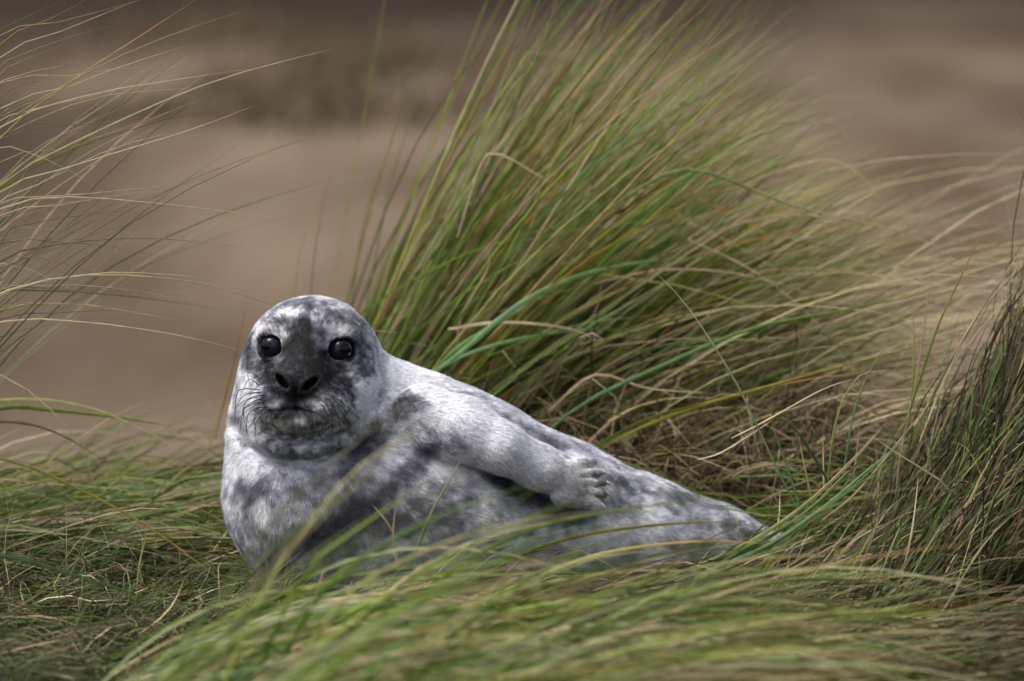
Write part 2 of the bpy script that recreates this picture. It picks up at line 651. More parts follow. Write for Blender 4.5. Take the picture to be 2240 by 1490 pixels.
# ------------------------------------------------------------------ coat colours
# (x, y, rx, ry, angle deg, amount): dark patches of the coat, some painted-in shade; negative amounts are pale patches
PATCH = [
    # face
    (668, 715, 17, 28, 0, .75), (663, 760, 30, 40, 0, .80), (660, 806, 54, 36, 0, .78), (664, 850, 60, 26, 0, .75), (662, 828, 44, 26, 0, .3), (640, 884, 22, 10, 0, .12), (690, 886, 22, 10, 0, .12), (598, 816, 28, 34, 30, .45),
    (737, 822, 28, 36, -30, .45), (640, 780, 26, 30, 40, .3), (700, 790, 26, 30, -40, .35), (612, 858, 24, 14, 0, .22), (718, 860, 24, 14, 0, .28),
    (551, 790, 16, 40, 10, .5), (800, 800, 16, 38, -12, .42), (790, 745, 12, 30, -25, .42), (548, 755, 10, 20, 10, .35),
    (655, 668, 40, 12, 3, .28), (720, 690, 36, 12, 25, .26), (775, 705, 14, 24, -35, .30), (612, 712, 26, 10, -20, .35), (705, 727, 22, 20, 30, .3),
    (580, 724, 24, 7, -15, -.12), (747, 728, 24, 7, 15, -.15), (600, 690, 24, 8, -30, .3), (740, 700, 20, 8, 30, .2), (650, 690, 56, 8, 3, -.32),
    (553, 838, 20, 26, 0, -.6), (545, 900, 16, 50, 0, -.35), (798, 850, 20, 26, 20, -.5), (800, 900, 16, 40, 20, -.3),
    (660, 912, 46, 16, 0, .10), (660, 930, 50, 6, 0, -.1), 
    # neck and chest
    (680, 965, 85, 14, -2, .25), (600, 975, 30, 16, 30, .12), (880, 880, 40, 17, -52, .42), (842, 935, 62, 20, -48, .5), (790, 985, 46, 16, -40, .55),  # dark band under the jaw paints in the chin's shade
    (570, 1062, 34, 26, 20, .62), (520, 1050, 14, 26, 0, .1), (545, 1030, 26, 18, 0, -.4), (560, 990, 30, 12, 30, -.25), (508, 1000, 14, 90, 0, -.3),
    (545, 1105, 14, 34, -10, .45), (575, 1110, 16, 30, -15, -.3), (690, 1060, 60, 26, -35, .25), (740, 1130, 90, 40, -25, .46), (690, 1175, 70, 36, -20, .38), (860, 1140, 90, 30, -15, .4),
    (830, 1085, 60, 26, -25, .45), (650, 1250, 60, 30, 0, .28), (760, 1210, 60, 22, 0, .3), (600, 1210, 30, 40, 0, .2),
    # shoulder and flipper
    (935, 985, 22, 30, 30, .68), (880, 1035, 40, 22, -20, .4), (905, 1000, 26, 22, 0, .25), (915, 920, 26, 10, 40, .3), (1005, 955, 26, 9, 35, .35),
    (1000, 895, 60, 18, 28, -.5), (1060, 935, 46, 22, 28, -.6), (950, 865, 60, 12, 25, -.35), (880, 815, 60, 24, 25, -.4), (855, 960, 26, 40, 20, -.15),
    (900, 1010, 24, 22, 0, -.1), (990, 1020, 50, 26, 20, -.3), (1130, 995, 40, 14, 28, .12), (1060, 1000, 30, 9, 30, .25), (1150, 1030, 26, 12, 25, .3),
    (1240, 1020, 50, 14, 10, -.3), (1120, 1010, 20, 8, 30, -.2),
    # back and flank
    (1130, 940, 26, 14, 25, .55), (1200, 968, 34, 11, 25, .6), (1222, 985, 20, 8, 20, .3), (1090, 905, 26, 8, 25, .25), (1300, 1010, 34, 14, 25, .25),
    (1345, 1055, 40, 10, 20, .45), (1420, 1080, 30, 10, 20, .3), (1490, 1095, 44, 10, 10, .6), (1560, 1120, 30, 8, 20, .45), (1600, 1160, 34, 8, -5, .5),
    (1330, 1095, 40, 22, 0, .2), (1170, 1096, 70, 24, 27, .95), (1080, 1048, 50, 16, 27, .6), (1260, 1140, 60, 18, 10, .4), (1110, 1070, 30, 12, 25, .35), (1230, 1140, 50, 12, 0, .3), (1380, 1150, 70, 14, -5, -.4), (1430, 1045, 50, 10, 20, -.2),  # dark fur below the flipper, deepened to paint in its shade
    (1340, 1180, 90, 14, -5, -.5), (1500, 1180, 60, 10, 0, -.1), (1640, 1185, 30, 14, 0, .5), (1740, 1225, 60, 26, 0, .9), (1260, 1130, 50, 10, -10, -.3),
    (1560, 1200, 60, 10, 0, .35), (1450, 1230, 80, 14, 0, -.2), (1100, 1180, 80, 24, 0, .2), (980, 1130, 50, 30, 0, .15), (1000, 1240, 90, 40, 0, .1)]
_lim = None


def coat(p):
    """albedo of the coat at points of the seal"""
    ab = pat(p)
    wob = np.stack([fbm(p * 28 + 3, 3), fbm(p * 28 + 17, 3)], -1) - 0.5
    abw = ab + wob * 30
    D = 0.23 + 0 * ab[:, 0]
    for (x, y, rx, ry, an, am) in PATCH:
        c, s = math.cos(math.radians(an)), math.sin(math.radians(an))
        dx, dy = abw[:, 0] - x, abw[:, 1] - y
        e = ((c * dx + s * dy) / rx) ** 2 + ((-s * dx + c * dy) / ry) ** 2
        if am > 0.4 and (y > 935 or x > 835):
            am = 0.4 + (am - 0.4) * 0.55
        if am > 0 and (y > 935 or x > 835) and x < 1700:
            am = am * 0.78
        D = D + am * np.exp(-e * 0.9)
    D = np.where(ab[:, 1] < 935, np.where(ab[:, 0] < 835, 0.21 + (D - 0.23) * 1.25, D), D)
    face = sstep(0.13, 0.09, np.linalg.norm(to_head(p) - A(-3, -10, 60), axis=-1))
    brow = np.exp(-((ab[:, 0] - 670) / 120) ** 2 - ((ab[:, 1] - 715) / 60) ** 2)
    D = D + 0.07 * brow
    n1 = fbm(p * np.array([30, 40, 40]), 3) - 0.5
    n2 = fbm(p * 95 + 5, 2) - 0.5
    n3 = vnoise(p * 240) - 0.5
    D = D + n1 * (0.5 - 0.15 * face) + n2 * (0.5 + 0.2 * face) + n3 * 0.6 * face
    aw = np.exp(-(np.maximum(chain(p, ARM, 12 * mm), 0) / 0.006) ** 2) * sstep(985, 1050, ab[:, 0])
    D = D * (1 - 0.75 * aw) + 0.02 * aw
    D = np.clip(D, 0.0, 1.14)
    D = D - face * np.maximum(0, fbm(p * np.array([150, 110, 110]) + 31, 2) - 0.49) * 0.8 * sstep(0.35, 0.7, D)
    q = to_head(p)
    # dark rims of eyes, nostrils, nose pad, lips
    for e in EYES:
        r = np.linalg.norm(q - e, axis=-1)
        D = np.maximum(D, 1.15 * sstep(24.0 * mm, 20.0 * mm, r))
        ring = np.exp(-((r - 30 * mm) / (4 * mm)) ** 2) * (q[:, 1] > e[1] - 0.01)
        D = D - 0.12 * ring
    ff = sstep(0.03, 0.05, q[:, 2])
    for (c, ax) in NOSTRILS:
        pr = q[:, :2] - c
        n2d = np.sqrt(((pr @ ax) / (12.5 * mm)) ** 2 + ((pr @ np.array([-ax[1], ax[0]])) / (7 * mm)) ** 2)
        D = D + ff * 1.1 * sstep(1.15, 0.85, n2d)
    ml = seg2(q[:, :2], MOUTH)
    D = D + ff * 0.5 * np.exp(-(ml / (3.6 * mm)) ** 2) + ff * 0.25 * np.exp(-(seg2(q[:, :2], PHIL) / (5 * mm)) ** 2)
    # rows of whisker spots on the pads
    D = np.clip(D, 0.0, 1.15)
    black = sstep(1.0, 1.15, D)[:, None]
    t = (np.tanh(D * 1.25) / np.tanh(1.25 * 1.15))[:, None]
    light = np.array([0.76, 0.76, 0.815])
    midc = np.array([0.25, 0.255, 0.30])
    dark = np.array([0.0105, 0.011, 0.0155])
    col = np.where(t < 0.5, light + (midc - light) * (t / 0.5), midc + (dark - midc) * np.clip((t - 0.5) / 0.5, 0, 1) ** 0.6)
    col = col * (1 - 0.6 * black)
    # creamy tints: chin, brows, flipper toes, side of the face, belly
    warm = ff * np.exp(-((q[:, 0] + 3 * mm) / (55 * mm)) ** 2 - ((q[:, 1] + 78 * mm) / (22 * mm)) ** 2)
    for e in EYES:
        r = np.linalg.norm(q - e, axis=-1)
        warm = np.maximum(warm, 0.5 * np.exp(-((r - 31 * mm) / (9 * mm)) ** 2))
    toe = np.exp(-((ab[:, 0] - 1290) / 60) ** 2 - ((ab[:, 1] - 1065) / 60) ** 2) * sstep(0.12, 0.06, p[:, 1])
    belly = 0.55 * np.exp(-((ab[:, 0] - 900) / 330) ** 2 - ((ab[:, 1] - 1130) / 90) ** 2)
    warm = np.maximum(np.maximum(warm, toe), belly)[:, None]
    col = col * (1 - warm) + col * np.array([1.0, 0.95, 0.82]) * warm
    return np.clip(col, 0.01, 0.9), np.clip(D, 0, 1)


cols, _ = coat(sv)
at = seal_me.color_attributes.new('tint', 'FLOAT_COLOR', 'POINT')
cc = np.ones((len(sv), 4), dtype=np.float32)
cc[:, :3] = cols * 0.8
at.data.foreach_set('color', cc.ravel())
seal_me.materials.append(M_SKIN)
seal = link('seal', seal_me)
tag(seal, 'mottled grey and white seal pup lying in the grass facing the camera', 'seal')

# ------------------------------------------------------------------ fur
def build_fur(N):
    me = seal_me
    me.calc_loop_triangles()
    tri = np.zeros(len(me.loop_triangles) * 3, dtype=np.int32)
    me.loop_triangles.foreach_get('vertices', tri)
    tri = tri.reshape(-1, 3)
    a, b, c = sv[tri[:, 0]], sv[tri[:, 1]], sv[tri[:, 2]]
    ar = 0.5 * np.linalg.norm(np.cross(b - a, c - a), axis=-1)
    cen = (a + b + c) / 3
    qc = to_head(cen)
    fd = np.exp(-(np.linalg.norm(qc - A(-3, -10, 70), axis=-1) / 0.11) ** 2)
    wgt = ar * (1 + 1.6 * fd) * (cen[:, 2] > 0.0)
    nrm_t = unit(np.cross(b - a, c - a))
    wgt *= np.where(nrm_t[:, 1] > 0.35, 0.35, 1.0)
    k = RNG.choice(len(tri), size=N, p=wgt / wgt.sum())
    r1, r2 = RNG.random(N), RNG.random(N)
    s = np.sqrt(r1)
    p = (1 - s)[:, None] * a[k] + (s * (1 - r2))[:, None] * b[k] + (s * r2)[:, None] * c[k]
    vn = np.zeros(len(me.vertices) * 3)
    me.vertices.foreach_get('normal', vn)
    vn = vn.reshape(-1, 3)
    n = unit((1 - s)[:, None] * vn[tri[k, 0]] + (s * (1 - r2))[:, None] * vn[tri[k, 1]] + (s * r2)[:, None] * vn[tri[k, 2]])
    q = to_head(p)
    ok = np.ones(N, bool)
    for e in EYES:
        ok &= np.linalg.norm(q - e, axis=-1) > 19.4 * mm
        ok &= np.hypot((q[:, 0] - e[0]) / (17.8 * mm), (q[:, 1] - e[1]) / (16.4 * mm)) + 10 * (q[:, 2] < 0.02) > 1.0
    ff = q[:, 2] > 0.05
    for (cn, ax) in NOSTRILS:
        pr = q[:, :2] - cn
        n2d = np.sqrt(((pr @ ax) / (12.5 * mm)) ** 2 + ((pr @ np.array([-ax[1], ax[0]])) / (7 * mm)) ** 2)
        ok &= ~(ff & (n2d < 1.1))
    ok &= ~(ff & (seg2(q[:, :2], MOUTH) < 2.0 * mm))
    p, n, q = p[ok], n[ok], q[ok]
    N = len(p)
    # lie of the coat: away from the nose on the head, then down the neck and towards the tail
    nose = A(-3, -18, 112)
    rad = (q - nose) @ HR
    ab = pat(p)
    flow = np.zeros((N, 3))
    tb = sstep(700, 1000, ab[:, 0])[:, None]
    flow = (1 - tb) * np.array([0.12, 0.15, -1.0]) + tb * np.array([0.95, 0.2, -0.42])
    hw = sstep(0.20, 0.12, np.linalg.norm(q - A(0, -5, 20), axis=-1))[:, None]
    f = hw * unit(rad) + (1 - hw) * unit(flow)
    armw = np.exp(-(chain(p, ARM, 12 * mm) / 0.02) ** 2)[:, None]
    f = (1 - armw) * f + armw * np.array([0.85, 0.0, -0.5])
    f = f + (np.stack([vnoise(p * 45), vnoise(p * 45 + 9), vnoise(p * 45 + 23)], -1) - 0.5) * 0.8
    f = f + RNG.normal(0, 0.16, (N, 3))
    f = unit(f - (f * n).sum(-1, keepdims=True) * n)
    fd = np.exp(-(np.linalg.norm(q - A(-3, -12, 80), axis=-1) / 0.095) ** 2)
    paw = np.exp(-(np.linalg.norm(p - DIGITS[2][1], axis=-1) / 0.05) ** 2)
    L = (7.2 * (1 - fd) + 3.6 * fd) * (1 - 0.62 * paw) * mm * RNG.uniform(0.6, 1.25, N)
    lift = np.tan(np.radians(27)) * RNG.uniform(0.5, 1.6, N)
    lift = lift * (1 + 0.6 * (vnoise(p * 60) - 0.5))
    d0 = unit(f + n * (lift * 1.3)[:, None])
    d1 = unit(f + n * (lift * 0.35)[:, None])
    NP = 4
    pts = np.zeros((N, NP, 3), dtype=np.float32)
    pts[:, 0] = p - n * 0.5 * mm
    for j in range(1, NP):
        t = (j - 0.5) / (NP - 1)
        pts[:, j] = pts[:, j - 1] + (unit(d0 * (1 - t) + d1 * t) * (L / (NP - 1))[:, None])
    col, D = coat(p)
    col = col * RNG.normal(1.0, 0.22, (N, 1)).clip(0.4, 1.6)
    col = col * (1 + 0.55 * (vnoise(p * 330) - 0.5) + 0.2 * (vnoise(p * 160 + 3) - 0.5))[:, None]
    # a few guard hairs of the other tone
    sw = RNG.random(N) < 0.05 * (1 - sstep(0.17, 0.12, np.linalg.norm(q - A(0, -5, 20), axis=-1)))
    col[sw] = col[sw] * 0.6
    col = np.clip(col, 0.01, 0.92)
    cu = bpy.data.hair_curves.new('fur')
    cu.add_curves([NP] * N)
    cu.attributes['position'].data.foreach_set('vector', pts.reshape(-1))
    rd = cu.attributes.get('radius') or cu.attributes.new('radius', 'FLOAT', 'POINT')
    prof = np.array([1.0, 0.9, 0.6, 0.12], dtype=np.float32)
    base = (0.21 - 0.07 * fd) * mm * RNG.uniform(0.7, 1.2, N)
    rd.data.foreach_set('value', (base[:, None] * prof).astype(np.float32).ravel())
    ca = cu.attributes.new('tint', 'FLOAT_COLOR', 'CURVE')
    c4 = np.ones((N, 4), dtype=np.float32)
    c4[:, :3] = col
    ca.data.foreach_set('color', c4.ravel())
    cu.materials.append(M_FUR)
    o = link('fur', cu, seal)
    o['kind'] = 'stuff'
    return o


FUR_N = 400000
build_fur(FUR_N)


# ------------------------------------------------------------------ eyes, claws, whiskers
def uv_sphere(r, nu=32, nv=20):
    b = bmesh.new()
    bmesh.ops.create_uvsphere(b, u_segments=nu, v_segments=nv, radius=r)
    me = bpy.data.meshes.new('eye')
    b.to_mesh(me)
    b.free()
    me.polygons.foreach_set('use_smooth', np.ones(len(me.polygons), dtype=bool))
    return me


def eye_mat():
    m, nt, b = new_mat('seal eye')
    tc = nt.nodes.new('ShaderNodeTexCoord')
    vl = nt.nodes.new('ShaderNodeVectorMath')
    vl.operation = 'DISTANCE'
    vl.inputs[1].default_value = (0, 0, EYE_R)
    nt.links.new(tc.outputs['Object'], vl.inputs[0])
    cr = nt.nodes.new('ShaderNodeValToRGB')
    e = cr.color_ramp.elements
    e[0].position = 0.45
    e[0].color = (0.002, 0.002, 0.003, 1)
    e[1].position = 0.62
    e[1].color = (0.012, 0.013, 0.022, 1)
    mu = nt.nodes.new('ShaderNodeMath')
    mu.operation = 'DIVIDE'
    mu.inputs[1].default_value = EYE_R
    nt.links.new(vl.outputs['Value'], mu.inputs[0])
    nt.links.new(mu.outputs[0], cr.inputs[0])
    nt.links.new(cr.outputs[0], b.inputs['Base Color'])
    b.inputs['Roughness'].default_value = 0.04
    b.inputs['IOR'].default_value = 1.3
    b.inputs['Specular IOR Level'].default_value = 0.4
    return m


ME = eye_mat()
eye_me = uv_sphere(EYE_R)
eye_me.materials.append(ME)
for e in EYES:
    o = link('eye', eye_me, seal)
    o.location = from_head(e)
    ax = HR.T @ unit(np.array([e[0] * 2.2, e[1] * 0.8, 0.16]))
    o.rotation_euler = Vector(ax).to_track_quat('Z', 'Y').to_euler()


def tube(pts, rad, n=6):
    pts = np.asarray(pts)
    m = len(pts)
    t = unit(np.gradient(pts, axis=0))
    ref = np.array([0.13, 0.3, 0.94])
    s = unit(np.cross(t, ref))
    u = np.cross(s, t)
    an = np.linspace(0, 2 * math.pi, n, endpoint=False)
    v = pts[:, None] + (np.cos(an)[None, :, None] * s[:, None] + np.sin(an)[None, :, None] * u[:, None]) * np.asarray(rad)[:, None, None]
    v = v.reshape(-1, 3)
    f = []
    for i in range(m - 1):
        for j in range(n):
            f.append((i * n + j, i * n + (j + 1) % n, (i + 1) * n + (j + 1) % n, (i + 1) * n + j))
    return v, np.array(f)


def spline(ctrl, n):
    """Catmull-Rom through control points, n samples"""
    c = np.asarray(ctrl, dtype=float)
    c = np.vstack([2 * c[0] - c[1], c, 2 * c[-1] - c[-2]])
    m = len(c) - 3
    L = np.concatenate([[0], np.cumsum(np.linalg.norm(np.diff(c[1:-1], axis=0), axis=1))])
    s = np.linspace(0, L[-1], n)
    i = np.clip(np.searchsorted(L, s, side='right') - 1, 0, m - 1)
    t = ((s - L[i]) / np.maximum(L[i + 1] - L[i], 1e-9))[:, None]
    p0, p1, p2, p3 = c[i], c[i + 1], c[i + 2], c[i + 3]
    return 0.5 * (2 * p1 + (p2 - p0) * t + (2 * p0 - 5 * p1 + 4 * p2 - p3) * t ** 2 + (3 * p1 - p0 - 3 * p2 + p3) * t ** 3)


M_CLAW = plain('claw horn', (0.55, 0.52, 0.44), 0.35)
for i, (a, b, ra, rb) in enumerate(DIGITS):
    ax = unit(b - a)
    st = b + ax * rb * 0.55 + np.array([0, -0.35 * rb, 0.15 * rb])
    ln = (13 if i < 4 else 19) * mm
    pts = spline([st, st + ax * ln * 0.5 + np.array([0, -0.001, -0.0005]), st + ax * ln + np.array([0.0, 0.0, -0.005])], 6)
    r = np.array([1.0, 1.0, 0.85, 0.62, 0.36, 0.05]) * (3.0 if i < 4 else 5.2) * mm
    v, f = tube(pts, r, 8)
    link('claw', mesh_from('claw', v, f, M_CLAW), seal)

M_WHISK = plain('whisker', (0.012, 0.011, 0.012), 0.35)


def face_w(uv):
    lo, hi = 0.0, 0.16
    for _ in range(24):
        md = 0.5 * (lo + hi)
        if head_base(np.array([[uv[0], uv[1], md]]))[0] < 0:
            lo = md
        else:
            hi = md
    return lo


wr = np.random.default_rng(3)
# traced in the photo: root, bend, tip
W_L = [((576, 842), (545, 843), (536, 870)), ((584, 852), (548, 858), (541, 900)), ((590, 858), (548, 872), (540, 915)), ((580, 868), (548, 884), (544, 930)),
       ((592, 870), (552, 892), (548, 925)), ((586, 878), (556, 900), (556, 945)), ((598, 876), (560, 905), (552, 940)), ((592, 888), (563, 912), (560, 952)),
       ((602, 884), (572, 915), (566, 945)), ((600, 892), (574, 922), (572, 950)), ((606, 896), (586, 925), (590, 955)), ((612, 900), (598, 928), (602, 950)),
       ((618, 902), (608, 928), (610, 945)), ((574, 826), (556, 824), (543, 832)), ((596, 864), (550, 880), (538, 900)), ((604, 888), (578, 912), (580, 935))]
W_R = [((748, 842), (772, 840), (786, 846)), ((744, 856), (775, 862), (787, 884)), ((738, 864), (776, 876), (789, 905)), ((744, 872), (776, 892), (788, 912)),
       ((734, 874), (770, 900), (784, 930)), ((738, 884), (766, 905), (776, 935)), ((728, 882), (758, 910), (770, 942)), ((732, 892), (756, 918), (764, 945)),
       ((722, 890), (748, 922), (752, 950)), ((720, 898), (738, 926), (742, 950)), ((712, 900), (726, 928), (726, 950)), ((706, 904), (714, 928), (710, 946)),
       ((726, 870), (768, 888), (782, 922)), ((740, 850), (772, 852), (786, 870)), ((716, 880), (752, 912), (760, 938)), ((698, 906), (704, 926), (698, 938))]
for lst, sgn in ((W_L, -1), (W_R, 1)):
    for (r0, b0, t0) in lst:
        a = hpx(*r0)
        bb = hpx(*(np.array(b0) + wr.normal(0, 5, 2)))
        cc_ = hpx(*(np.array(t0) + wr.normal(0, 9, 2) + [sgn * 3, 0]))
        w0 = face_w(a)
        ctrl = [np.array([a[0], a[1], w0 - 0.002]), np.array([*(a * 0.55 + bb * 0.45 + [0, 0.003]), w0 + 0.012]), np.array([bb[0], bb[1], w0 + 0.014 + wr.uniform(-.004, .004)]),
                np.array([cc_[0], cc_[1], w0 + 0.002 + wr.uniform(-.006, .006)])]
        pts = from_head(spline(ctrl, 11))
        v, f = tube(pts, np.linspace(0.8, 0.3, 11) * mm, 5)
        link('whisker', mesh_from('whisker', v, f, M_WHISK), seal)
# brow hairs
for (r0, t0) in [((622, 690), (598, 676)), ((628, 700), (612, 672)), ((634, 704), (622, 680)), ((712, 706), (722, 680)), ((720, 710), (738, 690))]:
    a = hpx(*r0)
    b0 = hpx(*t0)
    w0 = face_w(a)
    pts = from_head(spline([np.array([a[0], a[1], w0 - 0.002]), np.array([*(0.5 * a + 0.5 * b0 + [0.002, 0.001]), w0 + 0.012]), np.array([*b0, w0 + 0.008])], 7))
    v, f = tube(pts, np.linspace(0.5, 0.15, 7) * mm, 5)
    link('whisker', mesh_from('whisker', v, f, M_WHISK), seal)

# ------------------------------------------------------------------ grass
PAL = {
    'green': (0.066, 0.124, 0.013), 'deep': (0.026, 0.052, 0.010), 'lime': (0.150, 0.200, 0.022), 'blue': (0.085, 0.160, 0.062),
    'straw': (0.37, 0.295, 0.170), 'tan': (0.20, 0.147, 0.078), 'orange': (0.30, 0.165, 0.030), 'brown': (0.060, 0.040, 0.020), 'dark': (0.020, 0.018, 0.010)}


def pick(n, weights):
    ks = list(weights)
    pr = np.array([weights[k] for k in ks], float)
    i = RNG.choice(len(ks), size=n, p=pr / pr.sum())
    c = np.array([PAL[k] for k in ks])[i]
    return c * RNG.normal(1, 0.16, (n, 1)).clip(0.6, 1.5) * RNG.normal(1, 0.05, (n, 3))


def keep_off_seal(pts, gap=0.006):
    sh = pts.shape
    p = pts.reshape(-1, 3).copy()
    m = (p[:, 0] > -0.46) & (p[:, 0] < 0.45) & (p[:, 1] > -0.2) & (p[:, 1] < 0.42) & (p[:, 2] < 0.5)
    if m.any():
        s = p[m]
        act = np.flatnonzero(np.minimum(body_core(s), ell(s, HO, np.array([0.13, 0.16, 0.13]))) < gap + 0.04)
        full, s = s, s[act]
        for _ in range(3):
            if not len(s):
                break
            d = seal_sdf(s)
            bad = d < gap
            if not bad.any():
                break
            g = unit(grad(seal_sdf, s[bad], 0.004))
            s[bad] += g * np.minimum(gap - d[bad], 0.08)[:, None]
        full[act] = s
        p[m] = full
    return p.reshape(sh)


def centrelines(base, d0, d1, L, seg, power=1.3, wob=0.012, ground=True, seal_gap=None):
    N = len(base)
    pts = np.zeros((N, seg + 1, 3))
    pts[:, 0] = base
    wv = RNG.normal(0, 1, (N, 3))
    ph = RNG.uniform(0, 6.28, N)
    fr = RNG.uniform(2, 6, N)
    kink = np.where(RNG.random(N) < 0.07, RNG.uniform(0.35, 0.85, N), 2.0)
    kv = RNG.normal(0, 0.3, (N, 3)) + np.array([0.2, 0, -0.6])
    for j in range(seg):
        t = (j + 0.5) / seg
        s = t ** power
        d = d0 * (1 - s) + d1 * s + wv * (wob * 6 * np.sin(fr * t + ph))[:, None]
        d = d + kv * (t > kink)[:, None]
        pts[:, j + 1] = pts[:, j] + unit(d) * (L / seg)[:, None]
    if ground:
        hz = height(pts[:, :, 0], pts[:, :, 1]) + RNG.uniform(0.002, 0.03, (N, 1))
        pts[:, 1:, 2] = np.maximum(pts[:, 1:, 2], hz[:, 1:])
    if seal_gap is not None:
        pts = keep_off_seal(pts, seal_gap)
    return pts


def ribbons(pts, W, c0, c1, facing=None, fold=False, tip=None):
    """blade strips: verts, faces, tints"""
    N, m, _ = pts.shape
    t = np.linspace(0, 1, m)
    T = unit(np.gradient(pts, axis=1))
    if facing is None:
        facing = unit(RNG.normal(0, 1, (N, 3)) + np.array([0, -0.8, 0.5]))
    side = unit(np.cross(T, facing[:, None, :]))
    prof = (0.55 + 0.45 * np.minimum(1, t * 4)) * np.clip(1 - t ** 2.2, 0.0, 1) + 0.04
    hw = 0.5 * W[:, None] * prof[None]
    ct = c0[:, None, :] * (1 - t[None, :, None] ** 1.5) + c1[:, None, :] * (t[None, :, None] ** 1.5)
    if fold:
        nrm = np.cross(side, T)
        cols_ = [pts - side * hw[..., None], pts + nrm * (hw * 0.55)[..., None], pts + side * hw[..., None]]
    else:
        cols_ = [pts - side * hw[..., None], pts + side * hw[..., None]]
    k = len(cols_)
    V = np.stack(cols_, 2).reshape(-1, 3)
    TI = np.repeat(ct[:, :, None, :], k, 2).reshape(-1, 3)
    b = (np.arange(N)[:, None] * m + np.arange(m - 1)[None]).reshape(-1) * k
    F = []
    for c in range(k - 1):
        F.append(np.stack([b + c, b + c + 1, b + k + c + 1, b + k + c], -1))
    return V, np.concatenate(F), np.clip(TI, 0.004, 0.8)


def mass(name, parent, pts, W, c0, c1, mat=None, fold=False):
    V, F, TI = ribbons(pts, W, c0, c1, fold=fold)
    o = link(name, mesh_from(name, V, F, mat or M_LEAF, TI), parent)
    o['kind'] = 'stuff'
    return o


def blade(parent, ctrl, width, c0, c1, seg=12, mat=None, name='blade'):
    p = spline(ctrl, seg + 1)[None]
    V, F, TI = ribbons(p, np.array([width]), np.array([c0]), np.array([c1]), facing=unit(np.array([[RNG.normal(0, .4), -1.0, 0.5 + RNG.normal(0, .4)]])), fold=True)
    return link(name, mesh_from(name, V, F, mat or M_LEAF, TI), parent)


def blade_set(parent, pts, W, c0, c1):
    """each blade an object of its own"""
    for i in range(len(pts)):
        V, F, TI = ribbons(pts[i:i + 1], W[i:i + 1], c0[i:i + 1], c1[i:i + 1], fold=True)
        link('blade', mesh_from('blade', V, F, M_LEAF, TI), parent)


def clump(name, label, loc, cat='grass clump'):
    e = link(name, None)
    e.empty_display_size = 0.1
    return tag(e, label, cat)


def col(k, f=1.0):
    return np.array(PAL[k]) * f


def dirs(az_deg, el_deg):
    """azimuth from +x (right) towards +y (away), elevation"""
    a, e = np.radians(az_deg), np.radians(el_deg)
    return np.stack([np.cos(a) * np.cos(e), np.sin(a) * np.cos(e), np.sin(e)], -1)


# --- the big wind-swept tussock behind the seal
def on_ground(x, y):
    return np.stack([x, y, height(x, y)], -1)


tus = clump('marram_tussock', 'large green marram tussock swept to the right by wind behind the seal', None)


def tussock_blades(n, xr=(-0.36, 0.08), yr=(0.55, 1.25)):
    u = RNG.random(n)
    x = xr[0] + (xr[1] - xr[0]) * u
    y = RNG.uniform(*yr, n) + 0.10 * u
    base = on_ground(x, y) - [0, 0, 0.01]
    el0 = 61 - 17 * u + RNG.normal(0, 7, n)
    el1 = 43 - 42 * u + RNG.normal(0, 14, n)
    d0 = dirs(RNG.normal(0, 17, n), el0)
    d1 = dirs(RNG.normal(0, 16, n), el1)
    L = RNG.uniform(0.5, 1.18, n) * (1.0 - 0.36 * u)
    return base, d0, d1, L


n = 3400
b_, d0_, d1_, L_ = tussock_blades(n)
p_ = centrelines(b_, d0_, d1_, L_, 8, 1.2, 0.01, seal_gap=0.01)
mass('blade_mass', tus, p_, RNG.uniform(0.0026, 0.0062, n), pick(n, dict(green=4, deep=6, lime=1.5, tan=1.5, brown=2)), pick(n, dict(green=3.4, lime=3.4, straw=2.4, tan=1.6, orange=1.8)))
n = 150
b_, d0_, d1_, L_ = tussock_blades(n, yr=(0.5, 0.75))
p_ = centrelines(b_, d0_, d1_, L_, 10, 1.2, 0.01, seal_gap=0.01)
blade_set(tus, p_, RNG.uniform(0.004, 0.0075, n), pick(n, dict(green=5, lime=4, tan=1.5, blue=1.4)), pick(n, dict(green=2, lime=3, straw=3.4, tan=1, orange=2)))
# dry straw bent out to the right
n = 170
x = RNG.uniform(-0.05, 0.32, n)
b_ = on_ground(x, RNG.uniform(0.5, 1.2, n))
p_ = centrelines(b_, dirs(RNG.normal(0, 20, n), RNG.normal(50, 10, n)), dirs(RNG.normal(0, 18, n), RNG.normal(-12, 14, n)), RNG.uniform(0.6, 1.25, n), 9, 1.0, 0.02, seal_gap=0.01)
mass('blade_mass', tus, p_, RNG.uniform(0.002, 0.0042, n), pick(n, dict(tan=3, straw=3, green=1)), pick(n, dict(straw=4, tan=2)))
# dead tangle at its foot
n = 2200
x = RNG.uniform(-0.34, 0.50, n)
b_ = on_ground(x, RNG.uniform(0.40, 0.60, n))
b_[:, 2] += RNG.uniform(0, 0.14, n)
p_ = centrelines(b_, dirs(RNG.normal(0, 70, n), RNG.normal(45, 30, n)), dirs(RNG.normal(0, 60, n), RNG.normal(-30, 30, n)), RNG.uniform(0.12, 0.42, n), 7, 0.9, 0.05, seal_gap=0.01)
mass('dead_tangle', tus, p_, RNG.uniform(0.0018, 0.004, n), pick(n, dict(tan=2, brown=5, straw=.6, deep=1, dark=2)), pick(n, dict(straw=1.4, tan=3, brown=3)), M_LITTER)
